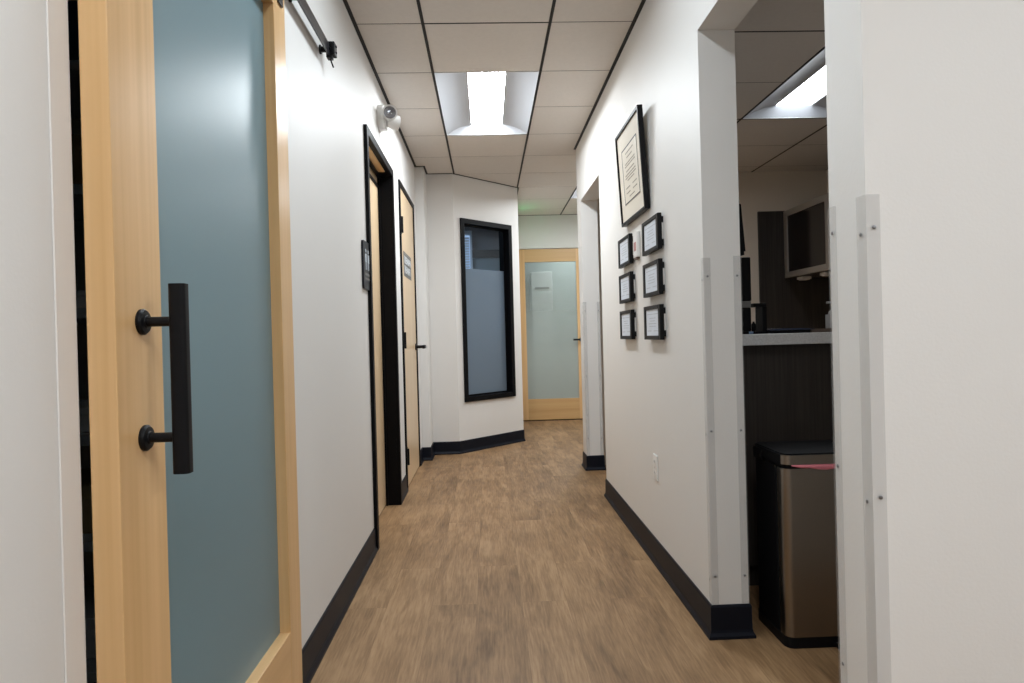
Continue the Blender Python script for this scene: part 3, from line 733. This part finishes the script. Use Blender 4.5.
# exit sign round the corner, lights the end of the ceiling green
t = thing('exit_sign', 'small green exit sign on the wall hidden behind the slanted wall', 'sign', (.345, 8.05, 2.28))
b = bmx(); box(b, .3405, .358, 7.90, 8.20, 2.28, 2.46, bev=.004); link('body', b, 'white_plastic', t)
cu = bpy.data.curves.new('letters', 'FONT'); cu.body = 'EXIT'; cu.size = .16; cu.align_x = 'CENTER'; cu.align_y = 'CENTER'; cu.extrude = .001
cu.materials.append(M['exit']); fo = bpy.data.objects.new('lettering_source', cu); C.objects.link(fo)
bpy.context.view_layer.update(); me = bpy.data.meshes.new_from_object(fo); bpy.data.objects.remove(fo)
o = bpy.data.objects.new('letters', me); C.objects.link(o); o.parent = t
o.location = Vector((.3595, 8.05, 2.37))-Vector(t.location); o.rotation_euler = (math.pi/2, 0, math.pi/2)

# ------------------------------------------------------------------ room through the right opening
b = bmx(); box(b, .887, 2.1, 2.78, 2.98, .10, 1.005); box(b, .887, 2.1, 2.83, 2.98, 0, .10)
o = link('counter_base', b, 'dark_wood', loc=(1.5, 2.88, 0)); tag(o, 'dark wood panelled counter front behind the bin', 'counter')
b = bmx(); box(b, .887, 2.12, 2.70, 3.06, 1.006, 1.050, bev=.002)
o = link('countertop', b, 'counter', loc=(1.5, 2.88, 1.006)); tag(o, 'speckled white countertop on the dark wood front', 'countertop')

t = thing('trash_can', 'stainless steel step bin with a black lid and pink liner', 'bin', (1.17, 2.38, 0))
x0, x1, y0, y1 = .972, 1.372, 2.255, 2.525
b = bmx(); prism(b, rrect(x0, x1, y0, y1, .03, 6), lambda u, v, d: (u, v, d), .0, .035); link('base', b, 'black_plastic', t, smooth=True)
b = bmx(); prism(b, rrect(x0+.004, x1-.004, y0+.06, y1-.004, .026, 6), lambda u, v, d: (u, v, d), .035, .60); link('body', b, 'black_plastic', t, smooth=True)
b = bmx()
R = .028; pts = [(x0+.002, y0+.055)]
for k in range(9): a = math.pi + (math.pi/2)*k/8; pts.append((x0+.002+R+R*math.cos(a), y0+.002+R+R*math.sin(a)))
for k in range(9): a = 1.5*math.pi + (math.pi/2)*k/8; pts.append((x1-.002-R+R*math.cos(a), y0+.002+R+R*math.sin(a)))
pts += [(x1-.002, y0+.055), (x1-.006, y0+.055)]
inner = [(x0+.006, y0+.055)]
pts2 = pts + [(x1-.006, y0+.04), (x1-.03, y0+.012), (x0+.03, y0+.012), (x0+.006, y0+.04), (x0+.006, y0+.055)]
prism(b, pts2, lambda u, v, d: (u, v, d), .036, .600); link('front_panel', b, 'steel', t, smooth=True)
b = bmx(); prism(b, rrect(x0+.008, x1-.008, y0+.012, y1-.01, .026, 6), lambda u, v, d: (u, v, d), .600, .614); link('inner_rim', b, 'black_plastic', t, smooth=True)
b = bmx(); prism(b, rrect(x0, x1, y0, y1, .03, 6), lambda u, v, d: (u, v, d), .614, .646)
ld = link('lid', b, 'black_plastic', t, smooth=True)
b = bmx(); prism(b, [(u + (-.0012 if u < 1.17 else .0012), v - .0032) for u, v in pts2], lambda u, v, d: (u, v, d), .6145, .6455); link('front_band', b, 'steel', ld, smooth=True)
b = bmx(); prism(b, rrect(x0+.006, x1-.006, y0+.006, y1-.004, .026, 6), lambda u, v, d: (u, v, d), .646, .650); link('lid_top', b, 'black_plastic', ld, smooth=True)
b = bmx(); box(b, x0-.004, x0+.01, y1-.09, y1-.02, .60, .64, bev=.003); link('hinge', b, 'black_plastic', t)
b = bmx(); vs = []
for k in range(13):
    u = x0+.03 + (x1-x0-.04)*k/12; drop = .013*min(1, k/3)*(1 if k < 12 else .3) + .002*math.sin(k*2.1)
    vs.append((b.verts.new((u, y0-.001, .6135)), b.verts.new((u, y0-.004, .611-drop*.5)), b.verts.new((u, y0-.0015, .6095-drop)), b.verts.new((u, y0+.012, .6130))))
for p, q in zip(vs, vs[1:]):
    for k in range(3): b.faces.new((p[k], p[k+1], q[k+1], q[k]))
    b.faces.new((p[3], p[0], q[0], q[3]))
b.faces.new(vs[0]); b.faces.new(vs[-1][::-1])
link('bin_liner', b, 'pink', t, smooth=True)
b = bmx(); box(b, 1.13, 1.21, y0-.03, y0+.01, .006, .018, bev=.003); link('pedal', b, 'black_plastic', t)

# things on the counter
t = thing('monitor', 'black screen standing on the counter at its left end', 'monitor', (1.02, 2.86, 1.05))
b = bmx(); box(b, .905, 1.113, 2.85, 2.885, 1.19, 1.374, bev=.004); link('screen_housing', b, 'black_plastic', t)
b = bmx(); box(b, .93, 1.11, 2.848, 2.883, 1.162, 1.1895, bev=.003); link('chin', b, 'sign_grey', t)
b = bmx(); box(b, .96, 1.11, 2.85, 2.90, 1.062, 1.162, bev=.004); box(b, .93, 1.115, 2.82, 2.95, 1.0502, 1.062, bev=.003); st = link('stand', b, 'black_plastic', t)
b = bmx(); box(b, 1.086, 1.104, 2.8188, 2.8197, 1.052, 1.0615); link('sticker', b, 'blue', st)
t = thing('desk_organiser', 'black open frame desk organiser on the counter beside the screen', 'organiser', (1.145, 2.87, 1.05))
b = bmx(); box(b, 1.117, 1.172, 2.84, 2.92, 1.164, 1.179, bev=.002); link('top_bar', b, 'black_plastic', t)
b = bmx(); box(b, 1.154, 1.172, 2.84, 2.92, 1.061, 1.164, bev=.002); link('upright', b, 'black_plastic', t)
b = bmx(); box(b, 1.117, 1.18, 2.835, 2.925, 1.0502, 1.061, bev=.002); link('foot', b, 'black_plastic', t)
b = bmx(); lathe(b, [(.008, 0), (.009, .002), (.009, .03), (.007, .034), (.005, .036), (.004, .042)], (1.132, 2.885, 1.0612), (0, 0, 1), 18)
o = link('cap_pot', b, 'black_plastic', smooth=True, loc=(1.132, 2.885, 1.0612)); tag(o, 'tiny black pot standing inside the open frame organiser', 'pot')
t = thing('folder', 'dark navy folder lying on the counter in front of the wood panel', 'folder', (1.26, 2.87, 1.05))
def arch(x0, x1, y0, y1, z, th, rise):
    b = bmx(); n = 10; up = []; dn = []
    for k in range(n+1):
        a = k/n; w = z + rise*math.sin(math.pi*a)**.8*(1-.4*a); x = x0+(x1-x0)*a
        up.append((x, w+th*(1-.6*a)+.001)); dn.append((x, w*0+z))
    prism(b, up + dn[::-1], lambda u, v, d: (u, d, v), y0, y1); return b
link('cover', arch(1.165, 1.355, 2.80, 2.95, 1.0635, .002, .007), 'navy', t, smooth=True)
b = bmx(); box(b, 1.17, 1.34, 2.805, 2.945, 1.0502, 1.0632, bev=.003); link('pages', b, 'black_plastic', t)
b = bmx(); box(b, 1.356, 1.445, 2.83, 2.90, 1.0502, 1.054, bev=.001); 
for a in ((1.356, 1.445, 2.83, 2.834), (1.356, 1.445, 2.896, 2.90), (1.356, 1.36, 2.834, 2.896), (1.441, 1.445, 2.834, 2.896)): box(b, a[0], a[1], a[2], a[3], 1.054, 1.066)
o = link('pen_tray', b, 'brown', loc=(1.4, 2.865, 1.0502)); tag(o, 'low brown tray on the counter left of the pale bottle', 'tray')
t = thing('pump_bottle', 'pale pump bottle on the counter beside the stub wall', 'bottle', (1.452+.02, 2.87, 1.05))
b = bmx(); prism(b, rrect(1.447, 1.50, 2.85, 2.90, .01), lambda u, v, d: (u, v, d), 1.0502, 1.125); link('body', b, 'bottle', t, smooth=True)
b = bmx(); lathe(b, [(.022, 0), (.018, .012), (.009, .022), (.009, .035), (.004, .037), (.004, .055)], (1.4735, 2.875, 1.125), (0, 0, 1), 18); box(b, 1.445, 1.48, 2.87, 2.88, 1.172, 1.18, bev=.002); link('pump', b, 'bottle', t, smooth=True)
b = bmx(); box(b, 1.452, 1.495, 2.8490, 2.8497, 1.065, 1.095); link('printed_label', b, 'sign_grey', t)
t = thing('wall_phone', 'slim black handset panel fixed to the inside of the certificate wall', 'phone', (.91, 2.56, 1.34))
b = bmx(); prism(b, [(.8855, 1.345), (.953, 1.345), (.938, 1.56), (.8855, 1.56)], lambda u, v, d: (u, d, v), 2.50, 2.58); link('body', b, 'black_plastic', t)
b = bmx(); prism(b, [(.954, 1.36), (.962, 1.36), (.949, 1.535), (.940, 1.535)], lambda u, v, d: (u, d, v), 2.51, 2.55); link('handset', b, 'black_plastic', t)

# dark wood back panel, wall cabinet, plugs below it
YBK = YD
b = bmx(); box(b, 2.235, 2.82, YBK-.02, YBK-.0005, 0.0, 2.033, bev=.001)
o = link('back_panel', b, 'dark_wood', loc=(2.5, YBK-.01, 0)); struct(o, 'dark wood panel on the back wall under the cabinet', 'panel'); o.name = 'trim_5'
t = thing('wall_cabinet', 'dark wall cabinet with aluminium framed glass doors, right room', 'cabinet', (2.6, 4.7, 1.47))
cx = 2.44; ya, yb, za, zb = 3.30, YBK-.022, 1.482, 2.025
b = bmx(); box(b, cx+.022, 2.819, ya, yb, za, zb, bev=.001); link('body', b, 'dark_wood', t)
wd = .745
for k in range(3):
    y1 = yb-.004-k*wd; y0 = y1-wd+.004; f = .058
    b = bmx(); box(b, cx, cx+.02, y0, y0+f, za, zb, bev=.0015); box(b, cx, cx+.02, y1-f, y1, za, zb, bev=.0015); box(b, cx, cx+.02, y0+f, y1-f, za, za+f*.8, bev=.0015); box(b, cx, cx+.02, y0+f, y1-f, zb-f*.8, zb, bev=.0015)
    dr = link('door', b, 'alu', t); b = bmx(); box(b, cx+.008, cx+.013, y0+f-.004, y1-f+.004, za+f*.8-.004, zb-f*.8+.004); link('glass_pane', b, 'dark_glass', dr)
G = 'pale boxes under the wall cabinet'
for lab, x, y in (('pale box under the wall cabinet, the farther one', 2.50, 5.36), ('pale box under the wall cabinet, the one by the stub wall', 2.50, 4.98)):
    b = bmx(); box(b, x, x+.08, y, y+.09, za-.022, za-.0005, bev=.004); box(b, x+.01, x+.07, y+.01, y+.08, za-.028, za-.021, bev=.002)
    o = link('under_cabinet_light', b, 'guard_white', loc=(x+.04, y+.045, za)); tag(o, lab, 'light', G)
